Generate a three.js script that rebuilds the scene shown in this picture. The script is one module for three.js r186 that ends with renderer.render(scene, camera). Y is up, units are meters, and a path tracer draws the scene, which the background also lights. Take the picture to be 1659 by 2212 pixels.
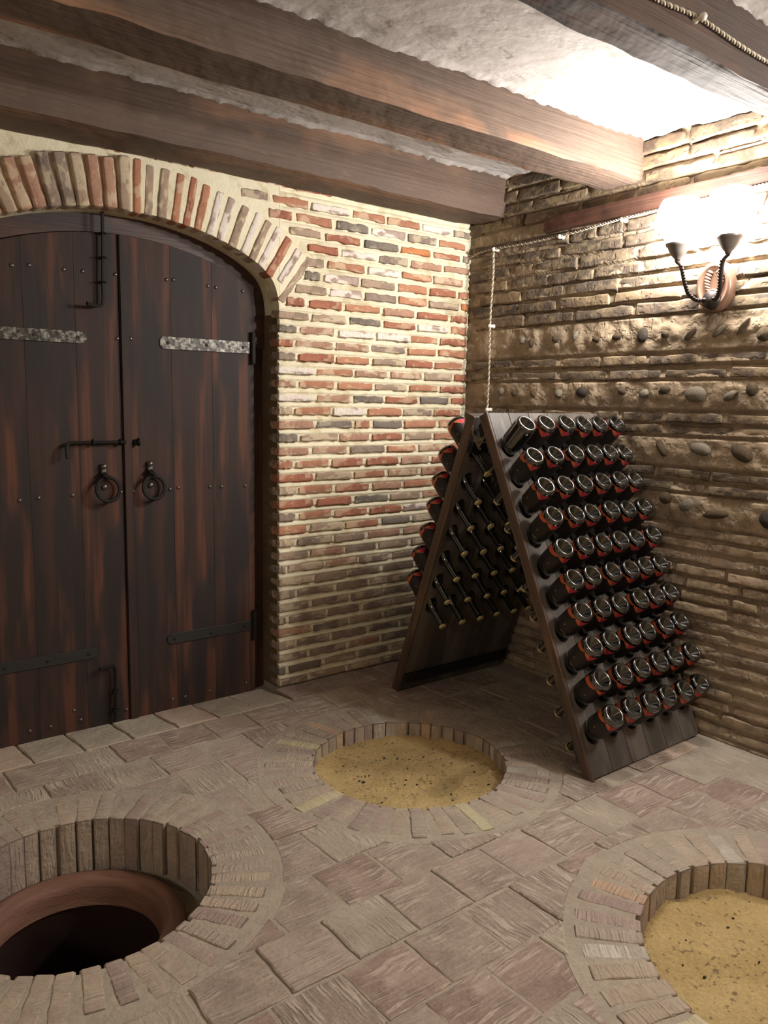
import * as THREE from 'three';
import { mergeGeometries, mergeVertices } from 'three/addons/utils/BufferGeometryUtils.js';

// ---------------------------------------------------------------- camera, exposure
const scene = new THREE.Scene();
scene.background = new THREE.Color(0x000000);
const camera = new THREE.PerspectiveCamera(65.29, 1659 / 2212, 0.05, 60);
camera.rotation.order = 'YXZ';
camera.position.set(-3.242, 1.45, 3.4);
camera.rotation.set(-0.136187, -0.662475, 0.017689);
const renderer = new THREE.WebGLRenderer({ antialias: true });
renderer.toneMapping = THREE.LinearToneMapping;
renderer.toneMappingExposure = 1.22;
renderer.shadowMap.enabled = true;
const LAMP = 3.8, FILL_LAMP_2 = 4.3, FILL_LAMP_3 = 2.0;                       // candela per bulb: the wall sconce, then the added unseen fill lamps
const LAMP_COLOR = new THREE.Color().setRGB(1, 0.965, 0.915);
const SHADE_GLOW = 1.4;

// ---------------------------------------------------------------- random, noise
let rs = 12345;
const rnd = () => { rs = (Math.imul(rs, 1664525) + 1013904223) >>> 0; return rs / 4294967296; };
const rr = (a, b) => a + (b - a) * rnd();
const pick = (a) => a[Math.floor(rnd() * a.length)];
const clamp = (x, a = 0, b = 1) => Math.min(b, Math.max(a, x));
const mix = (a, b, t) => a + (b - a) * t;
const mix3 = (a, b, t) => [mix(a[0], b[0], t), mix(a[1], b[1], t), mix(a[2], b[2], t)];
const ss = (a, b, x) => { const t = clamp((x - a) / (b - a)); return t * t * (3 - 2 * t); };
const hash = (x, y, s) => { let h = Math.imul(x, 374761393) ^ Math.imul(y, 668265263) ^ Math.imul(s, 2147483647 ^ 0x51ed27); h = Math.imul(h ^ (h >>> 13), 1274126177); h ^= h >>> 16; h = Math.imul(h, 2246822519); return ((h ^ (h >>> 13)) >>> 0) / 4294967296; };
function vnoise(x, y, px, py, s) {      // periodic value noise
  const xi = Math.floor(x), yi = Math.floor(y), fx = x - xi, fy = y - yi, u = fx * fx * (3 - 2 * fx), v = fy * fy * (3 - 2 * fy);
  const m = (a, p) => (p ? ((a % p) + p) % p : a);
  const x0 = m(xi, px), x1 = m(xi + 1, px), y0 = m(yi, py), y1 = m(yi + 1, py);
  return mix(mix(hash(x0, y0, s), hash(x1, y0, s), u), mix(hash(x0, y1, s), hash(x1, y1, s), u), v);
}
function fbm(u, v, fx, fy, oct, s) {    // u, v in 0..1 tile
  let a = 0.5, t = 0, n = 0;
  for (let i = 0; i < oct; i++) { t += a * vnoise(u * fx, v * fy, fx, fy, s + i * 17); n += a; a *= 0.5; fx *= 2; fy *= 2; }
  return t / n;
}
function wn(x, y, s, oct = 3) { let a = 0.5, t = 0, n = 0; for (let i = 0; i < oct; i++) { t += a * vnoise(x, y, 0, 0, s + i * 31); n += a; a *= 0.5; x *= 2; y *= 2; } return t / n * 2 - 1; }

// ---------------------------------------------------------------- textures
function colTex(w, h, f, sx = 1, sy = sx) {           // f(u, v) -> sRGB 0..255 triple; sx, sy: metres per repeat
  const d = new Uint8Array(w * h * 4);
  for (let y = 0; y < h; y++) for (let x = 0; x < w; x++) { const c = f(x / w, y / h), o = (y * w + x) * 4; d[o] = clamp(c[0], 0, 255); d[o + 1] = clamp(c[1], 0, 255); d[o + 2] = clamp(c[2], 0, 255); d[o + 3] = 255; }
  const t = new THREE.DataTexture(d, w, h); t.colorSpace = THREE.SRGBColorSpace; return setup(t, sx, sy);
}
function bumpTex(w, h, f, sx = 1, sy = sx) {
  const d = new Float32Array(w * h);
  for (let y = 0; y < h; y++) for (let x = 0; x < w; x++) d[y * w + x] = f(x / w, y / h);
  const t = new THREE.DataTexture(d, w, h, THREE.RedFormat, THREE.FloatType); return setup(t, sx, sy);
}
function setup(t, sx, sy) { t.wrapS = t.wrapT = THREE.RepeatWrapping; t.magFilter = THREE.LinearFilter; t.minFilter = THREE.LinearMipmapLinearFilter; t.generateMipmaps = true; t.repeat.set(1 / sx, 1 / sy); t.needsUpdate = true; return t; }
const M = (o) => new THREE.MeshStandardMaterial({ roughness: 0.9, metalness: 0, ...o });
const grain = bumpTex(512, 512, (u, v) => 0.6 * fbm(u, v, 12, 12, 5, 5) + 0.4 * fbm(u, v, 70, 70, 3, 9), 0.5);
const rough2 = bumpTex(512, 512, (u, v) => { const a = fbm(u, v, 6, 6, 6, 77), b = fbm(u, v, 40, 40, 3, 31); return 0.75 * a + 0.25 * b - 0.25 * ss(0.62, 0.7, fbm(u, v, 24, 24, 2, 3)); }, 0.6);

const mortarMap = colTex(512, 512, (u, v) => {
  const a = fbm(u, v, 5, 5, 5, 21), b = fbm(u, v, 60, 60, 2, 22), c = ss(0.6, 0.75, fbm(u, v, 9, 9, 4, 23));
  let k = mix3([206, 196, 166], [232, 224, 198], a * 0.8 + b * 0.3); k = mix3(k, [182, 166, 132], c * 0.5); return k;
}, 0.7);
const mudMap = colTex(512, 512, (u, v) => {
  const a = fbm(u, v, 4, 4, 6, 41), b = fbm(u, v, 50, 50, 3, 42), c = ss(0.55, 0.75, fbm(u, v, 7, 7, 4, 43));
  let k = mix3([128, 111, 91], [176, 157, 130], a * 0.9 + (b - 0.5) * 0.5); k = mix3(k, [114, 99, 82], c * 0.5); return k;
}, 0.8);
const mortar = M({ map: mortarMap, bumpMap: grain, bumpScale: 0.004, roughness: 0.95 });
const mud = M({ map: mudMap, bumpMap: rough2, bumpScale: 0.012, roughness: 0.97 });
// bricks: base colour, how much pale mortar smears it
function brickMat(base, dark, smear, smearCol, seed, bump = 0.005) {
  const map = colTex(256, 256, (u, v) => {
    const a = fbm(u, v, 4, 6, 5, seed), b = fbm(u, v, 40, 40, 2, seed + 3);
    let k = mix3(dark, base, ss(0.25, 0.65, a * 0.75 + b * 0.3));
    const s = ss(0.62 - smear * 0.3, 0.74 - smear * 0.25, fbm(u, v, 5, 9, 5, seed + 7));
    return mix3(k, smearCol, s * (0.35 + smear * 0.55));
  }, 0.3);
  return M({ map, bumpMap: rough2, bumpScale: bump, roughness: 0.92 });
}
const PALE = [206, 190, 160];
const brickMats = [
  brickMat([164, 106, 82], [136, 86, 68], 0.25, PALE, 101), brickMat([176, 124, 96], [150, 104, 82], 0.4, PALE, 111),
  brickMat([172, 134, 112], [146, 112, 94], 0.5, PALE, 121), brickMat([162, 140, 120], [136, 118, 102], 0.55, PALE, 131),
  brickMat([146, 128, 114], [116, 102, 92], 0.45, PALE, 141), brickMat([124, 113, 102], [94, 86, 78], 0.3, [186, 176, 154], 151),
  brickMat([170, 150, 138], [144, 124, 114], 0.9, [228, 219, 208], 161), brickMat([188, 124, 80], [158, 100, 64], 0.2, PALE, 171),
];
const oldMats = [
  brickMat([108, 93, 77], [80, 69, 58], 0.45, [146, 127, 97], 201, 0.007), brickMat([97, 84, 71], [68, 59, 51], 0.35, [142, 123, 94], 211, 0.007),
  brickMat([116, 98, 80], [88, 74, 61], 0.55, [148, 129, 98], 221, 0.007), brickMat([128, 110, 89], [98, 84, 69], 0.65, [160, 141, 110], 231, 0.008),
];
const mudBrickMats = [
  brickMat([150, 131, 110], [120, 104, 87], 0.65, [172, 153, 127], 241, 0.008), brickMat([138, 120, 102], [108, 93, 80], 0.55, [168, 149, 123], 251, 0.008), brickMat([160, 140, 117], [128, 111, 92], 0.65, [178, 159, 132], 261, 0.008),
];
// floor tiles
function tileMat(base, dark, streakCol, amt, along, seed) {
  const st = (u, v) => { const w = (fbm(u, v, 4, 4, 3, seed + 40) - 0.5) * 0.07; return along ? fbm(u, v + w, 9, 110, 3, seed) : fbm(u + w, v, 110, 9, 3, seed); };
  const patch = (u, v) => ss(0.38, 0.6, fbm(u, v, 7, 7, 3, seed + 12));
  const map = colTex(512, 512, (u, v) => {
    const a = fbm(u, v, 6, 6, 5, seed + 2), b = fbm(u, v, 90, 90, 2, seed + 3), s = ss(0.46, 0.66, st(u, v) * 0.75 + 0.25 * a) * (0.35 + 0.65 * patch(u, v));
    let k = mix3(dark, base, clamp(a * 1.1 + (b - 0.5) * 0.6)); return mix3(k, streakCol, s * amt);
  }, 0.55);
  const bump = bumpTex(512, 512, (u, v) => 0.7 * st(u, v) * (0.3 + 0.7 * patch(u, v)) + 0.3 * fbm(u, v, 60, 60, 3, seed + 8), 0.55);
  return M({ map, bumpMap: bump, bumpScale: 0.009, roughness: 0.92 });
}
const tileMats = [
  tileMat([166, 150, 136], [132, 116, 104], [192, 179, 163], 0.7, true, 301), tileMat([163, 147, 134], [126, 110, 98], [190, 177, 161], 0.8, false, 311),
  tileMat([168, 151, 138], [146, 129, 118], [186, 172, 157], 0.45, true, 321), tileMat([160, 140, 127], [128, 108, 97], [190, 177, 161], 0.75, true, 331),
  tileMat([174, 162, 146], [150, 137, 122], [198, 186, 167], 0.5, false, 341),
];
const stoneTileMats = [tileMat([178, 166, 148], [154, 142, 126], [194, 182, 162], 0.3, true, 351), tileMat([190, 170, 152], [168, 146, 130], [196, 182, 164], 0.3, true, 361)];
const floorMortarMap = colTex(512, 512, (u, v) => { const a = fbm(u, v, 5, 5, 5, 381), b = fbm(u, v, 60, 60, 2, 382); return mix3([146, 135, 121], [178, 166, 148], a * 0.9 + (b - 0.5) * 0.5); }, 0.7);
const floorMortar = M({ map: floorMortarMap, bumpMap: grain, bumpScale: 0.006, roughness: 0.95 });
const ringMats = [
  tileMat([172, 158, 142], [146, 132, 120], [188, 174, 156], 0.4, true, 401), tileMat([166, 148, 136], [140, 122, 114], [184, 168, 150], 0.4, true, 411),
  tileMat([178, 162, 144], [156, 140, 124], [190, 176, 154], 0.35, true, 421),
];
const ringAccent = [tileMat([190, 163, 138], [164, 138, 116], [196, 180, 156], 0.4, true, 431), tileMat([196, 185, 152], [172, 160, 130], [206, 197, 172], 0.5, true, 441), tileMat([184, 176, 162], [152, 141, 130], [216, 210, 196], 0.6, true, 451)];
// woods
function woodMaps(w, h, sx, sy, dark, mid, hi, hiAmt, black, seed, scratch = 0) {      // grain runs along v
  const g = (u, v) => { const wv = fbm(u, v, 3, 3, 3, seed + 9) * 0.5; return 0.5 + 0.5 * Math.sin((u * 16 + wv * 14) * 6.2832 / 2); };
  const fine = (u, v) => fbm(u, v, 60, 4, 4, seed + 1);
  const map = colTex(w, h, (u, v) => {
    const a = fbm(u, v, 5, 3, 4, seed + 2), st = ss(0.52, 0.72, fbm(u, v, 5, 3, 5, seed + 3)), bl = ss(0.46, 0.66, fbm(u, v, 3, 5, 4, seed + 4));
    let k = mix3(dark, mid, clamp(a * 1.0 + (fine(u, v) - 0.5) * 0.5 + (g(u, v) - 0.5) * 0.1)); k = mix3(k, hi, st * hiAmt * (0.6 + 0.6 * fine(u, v))); k = mix3(k, black, bl * 0.75);
    if (scratch) k = mix3(k, [170, 140, 112], scratch * ss(0.68, 0.8, fbm((u * 2 + v) % 1, v, 40, 30, 3, seed + 6)));
    return k;
  }, sx, sy);
  const bump = bumpTex(w, h, (u, v) => 0.4 * fine(u, v) + 0.06 * g(u, v) + 0.5 * fbm(u, v, 8, 10, 4, seed + 5) + (scratch ? 0.45 * fbm((u + 2 * v) % 1, v, 10, 26, 3, seed + 8) : 0), sx, sy);
  return [map, bump];
}
const doorMats = [0, 1, 2].map((i) => { const [map, bumpMap] = woodMaps(256, 1024, 0.24, 2.3, [32, 18, 14], [60, 33, 23], [104, 58, 32], 0.65, [24, 17, 15], 501 + i * 20); return M({ map, bumpMap, bumpScale: 0.0008, roughness: 0.72 }); });
const [frameMap, frameBump] = woodMaps(256, 512, 0.3, 1.2, [46, 29, 25], [74, 48, 40], [98, 68, 55], 0.5, [34, 26, 25], 601);
const frameWood = M({ map: frameMap, bumpMap: frameBump, bumpScale: 0.002, roughness: 0.55 });
const [beamMap, beamBump] = woodMaps(512, 1024, 0.6, 1.8, [92, 70, 56], [138, 104, 80], [160, 114, 82], 0.55, [80, 66, 57], 641, 0.14);
const beamWood = M({ map: beamMap, bumpMap: beamBump, bumpScale: 0.009, roughness: 0.75 });
const [rackMap, rackBump] = woodMaps(256, 1024, 0.3, 1.5, [78, 71, 65], [112, 104, 97], [132, 122, 113], 0.4, [66, 61, 57], 681);
const rackWood = M({ map: rackMap, bumpMap: rackBump, bumpScale: 0.0012, roughness: 0.5 });
const [edgeMap, edgeBump] = woodMaps(128, 1024, 0.1, 1.5, [72, 56, 46], [108, 84, 68], [138, 108, 84], 0.5, [62, 50, 44], 701);
const edgeWood = M({ map: edgeMap, bumpMap: edgeBump, bumpScale: 0.0015, roughness: 0.5 });
// plaster, metals, others
const plasterMap = colTex(1024, 1024, (u, v) => {
  const a = fbm(u, v, 4, 4, 6, 721), b = fbm(u, v, 70, 70, 2, 722), c = ss(0.6, 0.72, fbm(u, v, 8, 16, 5, 723));
  let k = mix3([168, 160, 154], [206, 200, 196], a * 0.8 + b * 0.35); return mix3(k, [146, 136, 128], c * 0.55);
}, 1.6);
const plasterBump = bumpTex(1024, 1024, (u, v) => 0.6 * fbm(u, v, 6, 6, 6, 731) + 0.25 * fbm(u, v, 10, 40, 4, 732) - 0.3 * ss(0.56, 0.8, fbm(u, v, 10, 22, 6, 733)) + 0.15 * fbm(u, v, 90, 90, 3, 734), 1.6);
const plaster = M({ map: plasterMap, bumpMap: plasterBump, bumpScale: 0.011, roughness: 0.95 });
const wallPlain = M({ map: mortarMap, bumpMap: rough2, bumpScale: 0.012, roughness: 0.95, color: 0xc8b49a });
const ironBump = bumpTex(256, 256, (u, v) => fbm(u, v, 10, 10, 4, 741), 0.15);
const iron = M({ color: 0x2b2724, metalness: 0.75, roughness: 0.5, bumpMap: ironBump, bumpScale: 0.0015 });
const stud = M({ color: 0x6c6762, metalness: 0.85, roughness: 0.38 });
const wornMap = colTex(256, 128, (u, v) => { const s = ss(0.42, 0.62, fbm(u, v, 16, 8, 4, 751)); return mix3([58, 55, 51], [148, 143, 132], s * (0.1 + 0.9 * fbm(u, v, 40, 20, 2, 752))); }, 0.25, 0.12);
const wornIron = M({ map: wornMap, metalness: 0.55, roughness: 0.45, bumpMap: ironBump, bumpScale: 0.0015 });
const darkStrap = M({ color: 0x3a3937, metalness: 0.6, roughness: 0.5, bumpMap: ironBump, bumpScale: 0.0015 });
const bronze = M({ color: 0x8a6a58, metalness: 0.45, roughness: 0.45 });
const bronzeDark = M({ color: 0x3c3432, metalness: 0.6, roughness: 0.45 });
const cupMetal = M({ color: 0x766e68, metalness: 0.6, roughness: 0.45 });
const cableMat = M({ color: 0xcfc3ac, roughness: 0.9 });
const cableDark = M({ color: 0x8d8274, roughness: 0.9 });
const porcelain = new THREE.MeshPhysicalMaterial({ color: 0xe8e0d2, roughness: 0.25 });
const clayMap = colTex(256, 256, (u, v) => mix3([96, 64, 50], [142, 104, 86], fbm(u, v, 5, 5, 5, 761)), 0.5);
const clay = M({ map: clayMap, bumpMap: grain, bumpScale: 0.003, roughness: 0.7 });
const sandMap = colTex(512, 512, (u, v) => { const a = fbm(u, v, 5, 5, 5, 771), b = fbm(u, v, 120, 120, 2, 772), d = ss(0.7, 0.76, fbm(u, v, 45, 45, 3, 773)); return mix3(mix3([160, 136, 88], [196, 172, 122], a * 0.8 + (b - 0.5) * 0.7), [104, 88, 66], d * 0.7); }, 0.6);
const inPrint = (x, y, cx, cy, a, L, W) => { const c = Math.cos(a), s = Math.sin(a), p = (x - cx) * c + (y - cy) * s, q = -(x - cx) * s + (y - cy) * c; return [p, q, ss(1, 0.86, Math.hypot(p / L, q / W))]; };
const sandBump = (print, seed) => bumpTex(1024, 1024, (u, v) => {
  let h = 0.55 * fbm(u, v, 9, 9, 5, seed) + 0.3 * fbm(u, v, 90, 90, 3, seed + 5);
  for (const [cx, cy, a, L, W, n] of print) { const [p, , m] = inPrint(u - 0.5, v - 0.5, cx, cy, a, L, W); h = mix(h, 0.32 + 0.16 * Math.sin(p * n), m); }
  return h;
}, 1);
const glass = new THREE.MeshPhysicalMaterial({ color: 0x0a0d0b, roughness: 0.1, metalness: 0, ior: 1.9, specularIntensity: 1, clearcoat: 1, clearcoatRoughness: 0.1 });
const footMat = new THREE.MeshPhysicalMaterial({ color: 0x0d110f, roughness: 0.2, ior: 2.3, clearcoat: 1, clearcoatRoughness: 0.12 });
const capMat = M({ color: 0xd6c48c, metalness: 0.3, roughness: 0.4 });
const stoneMap = colTex(256, 256, (u, v) => mix3([96, 90, 82], [160, 146, 122], fbm(u, v, 5, 5, 5, 781)), 0.15);
const stoneMats = [M({ map: stoneMap, bumpMap: rough2, bumpScale: 0.004 }), M({ map: stoneMap, color: 0xb8a488, bumpMap: rough2, bumpScale: 0.006 }), M({ map: stoneMap, color: 0x77706a, bumpMap: rough2, bumpScale: 0.004 })];
const blackWood = M({ map: rackMap, color: 0x5a5450, roughness: 0.6 });

// ---------------------------------------------------------------- scene helpers
const names = {};
const numbered = (n) => { const k = (names[n] = (names[n] ?? -1) + 1); return k ? n + '_' + String(k).padStart(3, '0') : n; };
function mesh(name, geo, m, parent) { const o = new THREE.Mesh(geo, m); o.name = name; o.castShadow = o.receiveShadow = true; (parent ?? scene).add(o); return o; }
function part(name, geo, m, parent, pos, rot) { const o = mesh(numberedIn(parent, name), geo, m, parent); if (pos) o.position.set(...pos); if (rot) o.rotation.set(...rot); return o; }
function numberedIn(parent, n) { const c = (parent.userData_count ??= {}); const k = (c[n] = (c[n] ?? -1) + 1); return k ? n + '_' + String(k).padStart(3, '0') : n; }
function sub(name, parent) { const g = new THREE.Group(); g.name = numberedIn(parent, name); parent.add(g); return g; }
function thing(name, label, category, pos = [0, 0, 0], group) { const g = new THREE.Group(); g.name = numbered(name); g.position.set(...pos); scene.add(g); return tag(g, label, category, group); }
function tag(o, label, category, group, kind) { o.userData.label = label; o.userData.category = category; if (group) o.userData.group = group; if (kind) o.userData.kind = kind; return o; }
function structure(name) { const g = new THREE.Group(); g.name = name; g.userData.kind = 'structure'; scene.add(g); return g; }
function triUV(geo, axis = 'x', ou = 0, ov = 0) {     // uv in metres by dominant normal; axis = direction that v runs along
  const p = geo.attributes.position, n = geo.attributes.normal, uv = new Float32Array(p.count * 2);
  for (let i = 0; i < p.count; i++) {
    const a = [p.getX(i), p.getY(i), p.getZ(i)], b = [Math.abs(n.getX(i)), Math.abs(n.getY(i)), Math.abs(n.getZ(i))];
    const d = b[0] > b[1] && b[0] > b[2] ? 0 : b[1] > b[2] ? 1 : 2, L = { x: 0, y: 1, z: 2 }[axis];
    let vAx = L, uAx = [0, 1, 2].find((k) => k !== L && k !== d); if (d === L) { vAx = (L + 1) % 3; uAx = (L + 2) % 3; }
    uv[i * 2] = a[uAx] + ou; uv[i * 2 + 1] = a[vAx] + ov;
  }
  geo.setAttribute('uv', new THREE.BufferAttribute(uv, 2)); return geo;
}
const smooth = (geo) => { geo.deleteAttribute('uv'); geo.deleteAttribute('normal'); const g = mergeVertices(geo, 1e-5); g.computeVertexNormals(); return g; };
const chamBox = (w, h, d, b = 0.003) => { const s = new THREE.Shape(); s.moveTo(-w / 2 + b, -h / 2 + b); s.lineTo(w / 2 - b, -h / 2 + b); s.lineTo(w / 2 - b, h / 2 - b); s.lineTo(-w / 2 + b, h / 2 - b); s.closePath(); const g = new THREE.ExtrudeGeometry(s, { depth: d - 2 * b, bevelEnabled: true, bevelSize: b, bevelThickness: b, bevelSegments: 1 }); g.translate(0, 0, -d / 2 + b); return g; };
// one rough brick: front face at z = 0, body reaching back to -d; outline ragged, edges rounded
function brickGeo(l, h, d, seed, rag = 0.0035, round = 0.006) {
  const nx = 9, ny = 3, g = new THREE.BoxGeometry(2, 2, 1, nx, ny, 1), p = g.attributes.position;
  const rx = (t) => Math.sign(t) * (Math.abs(t) > 0.999 ? 1 : Math.abs(t) > 0.7 ? 1 - (1.2 * round) / (l / 2) : Math.abs(t) * 1.05), ry = (t) => Math.sign(t) * (Math.abs(t) > 0.999 ? 1 : Math.max(0.35, 1 - (1.3 * round) / (h / 2)));
  for (let i = 0; i < p.count; i++) {
    let tx = p.getX(i), ty = p.getY(i), z = p.getZ(i) - 0.5;
    let x = (rx(tx) * l) / 2, y = (ry(ty) * h) / 2, edge = Math.abs(tx) > 0.999 || Math.abs(ty) > 0.999;
    const q = x / 0.03, e = Math.abs(ty) > 0.999 ? 1 : 0.4;
    y += e * rag * 1.6 * wn(q, Math.sign(ty) * 3.3, seed, 3);
    if (Math.abs(tx) > 0.999) x += Math.sign(tx) * rag * 1.2 * wn(y / 0.02, Math.sign(tx) * 2.1, seed + 5, 2) - (Math.abs(ty) > 0.999 ? Math.sign(tx) * round * 0.9 : 0);
    let zz = z * d; if (z > -0.5) zz = -(edge ? round : 0) + (edge ? 0.4 : 1) * rag * 0.8 * wn(q, y / 0.02, seed + 9, 3);
    p.setXYZ(i, x, y, zz);
  }
  const s = smooth(g), sp = s.attributes.position, uv = new Float32Array(sp.count * 2), o = hash(seed, 3, 1), o2 = hash(seed, 5, 2);
  for (let i = 0; i < sp.count; i++) { uv[i * 2] = sp.getX(i) + sp.getZ(i) * 0.7 + o; uv[i * 2 + 1] = sp.getY(i) + sp.getZ(i) * 0.7 + o2; }
  s.setAttribute('uv', new THREE.BufferAttribute(uv, 2)); return s;
}
const BL = 0.205, BH = 0.037;
const brickVariants = Array.from({ length: 12 }, (_, i) => brickGeo(BL, BH, 0.07, 900 + i * 13, 0.0052, 0.0045));
const oldVariants = Array.from({ length: 12 }, (_, i) => brickGeo(0.25, 0.044, 0.07, 1900 + i * 13, 0.007, 0.005));
// relief patch: f(u, v) gives the offset along +z; size w x h from (0,0)
function reliefPatch(w, h, nx, ny, f, x0 = 0, y0 = 0) {
  const g = new THREE.PlaneGeometry(w, h, nx, ny), p = g.attributes.position, uv = new Float32Array(p.count * 2);
  for (let i = 0; i < p.count; i++) { const x = p.getX(i) + w / 2 + x0, y = p.getY(i) + h / 2 + y0; p.setXYZ(i, x, y, f(x, y)); uv[i * 2] = x; uv[i * 2 + 1] = y; }
  g.setAttribute('uv', new THREE.BufferAttribute(uv, 2)); g.computeVertexNormals(); return g;
}
function tube(pts, r, seg = 40, rad = 6, closed = false) { return new THREE.TubeGeometry(new THREE.CatmullRomCurve3(pts.map((p) => new THREE.Vector3(...p)), closed, 'catmullrom', 0.4), seg, r, rad, closed); }
const lathe = (pts, n = 32) => new THREE.LatheGeometry(pts.map((p) => new THREE.Vector2(...p)), n);
function join(list) { return mergeGeometries(list.map((g) => { const q = g.index ? g.toNonIndexed() : g; if (!q.attributes.uv) q.setAttribute('uv', new THREE.BufferAttribute(new Float32Array(q.attributes.position.count * 2), 2)); for (const k of Object.keys(q.attributes)) if (!['position', 'normal', 'uv'].includes(k)) q.deleteAttribute(k); return q; })); }

// ---------------------------------------------------------------- floor
const PITS = [{ x: -2.577, z: 1.102, r: 0.382, o: 0.578 }, { x: -1.236, z: 1.028, r: 0.388, o: 0.59 }, { x: -1.114, z: 2.58, r: 0.442, o: 0.636 }];
const floor = structure('floor');
{
  const s = new THREE.Shape([[-5.7, 0.3], [-2.72, 0.3], [-2.72, -0.172], [-1.244, -0.172], [-1.244, 0.3], [0.3, 0.3], [0.3, -5.7], [-5.7, -5.7]].map((p) => new THREE.Vector2(...p)));
  for (const P of PITS) { const h = new THREE.Path(); h.absarc(P.x, -P.z, P.r + 0.02, 0, Math.PI * 2, true); s.holes.push(h); }
  const g = new THREE.ExtrudeGeometry(s, { depth: 0.3, bevelEnabled: false, curveSegments: 48 }); g.rotateX(-Math.PI / 2); g.translate(0, -0.3025, 0);
  part('mortar_bed', triUV(g, 'x'), floorMortar, floor);
  part('threshold_bed', triUV(new THREE.BoxGeometry(1.6, 0.2, 0.6), 'x'), floorMortar, floor, [-1.98, -0.137, 0.0]);
}
function tileGeo(poly, thick = 0.03, b = 0.004) {
  const s = new THREE.Shape(poly.map((p) => new THREE.Vector2(p[0], -p[1])));
  const g = new THREE.ExtrudeGeometry(s, { depth: thick, bevelEnabled: true, bevelSize: b, bevelThickness: b * 0.6, bevelSegments: 1, bevelOffset: -b, curveSegments: 1 });
  g.rotateX(-Math.PI / 2); g.translate(0, -thick - b * 0.6, 0); return g;
}
function squareEdge(x0, z0, x1, z1, seed, n = 14, amp = 0.003) {   // closed outline of a slightly uneven tile
  const c = [[x0, z0], [x1, z0], [x1, z1], [x0, z1]].map(([x, z], i) => [x + 0.004 * wn(i * 3.1, seed, 5, 1), z + 0.004 * wn(i * 5.7, seed, 6, 1)]), out = [];
  for (let k = 0; k < 4; k++) { const a = c[k], d = c[(k + 1) % 4], L = Math.hypot(d[0] - a[0], d[1] - a[1]) || 1; for (let i = 0; i < n; i++) { const t = i / n, e = amp * wn(t * 6 + k * 9, seed, 8, 2) * (i ? 1 : 0); out.push([mix(a[0], d[0], t) - (e * (d[1] - a[1])) / L, mix(a[1], d[1], t) + (e * (d[0] - a[0])) / L]); } }
  return out;
}
function minusCircle(poly, cx, cz, R) {           // pieces of the outline outside the circle
  const N = poly.length, out = poly.map(([x, z]) => Math.hypot(x - cx, z - cz) > R);
  if (out.every(Boolean)) return [poly]; if (!out.some(Boolean)) return [];
  const res = []; const start = out.findIndex((o, i) => o && !out[(i + N - 1) % N]);
  let i = start, done = 0;
  while (done < N) {
    if (!out[i % N]) { i++; done++; continue; }
    const run = []; while (out[i % N] && done < N) { run.push(poly[i % N]); i++; done++; }
    if (run.length < 3) continue;
    const a0 = Math.atan2(run[0][1] - cz, run[0][0] - cx), a1 = Math.atan2(run[run.length - 1][1] - cz, run[run.length - 1][0] - cx);
    let d = a0 - a1; while (d > Math.PI) d -= 2 * Math.PI; while (d < -Math.PI) d += 2 * Math.PI;
    const arc = []; for (let k = 0; k <= 8; k++) { const t = a1 + (d * k) / 8; arc.push([cx + R * Math.cos(t), cz + R * Math.sin(t)]); }
    res.push([...run, ...arc]);
  }
  return res;
}
const area = (p) => Math.abs(p.reduce((s, a, i) => { const b = p[(i + 1) % p.length]; return s + a[0] * b[1] - a[1] * b[0]; }, 0)) / 2;
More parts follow.
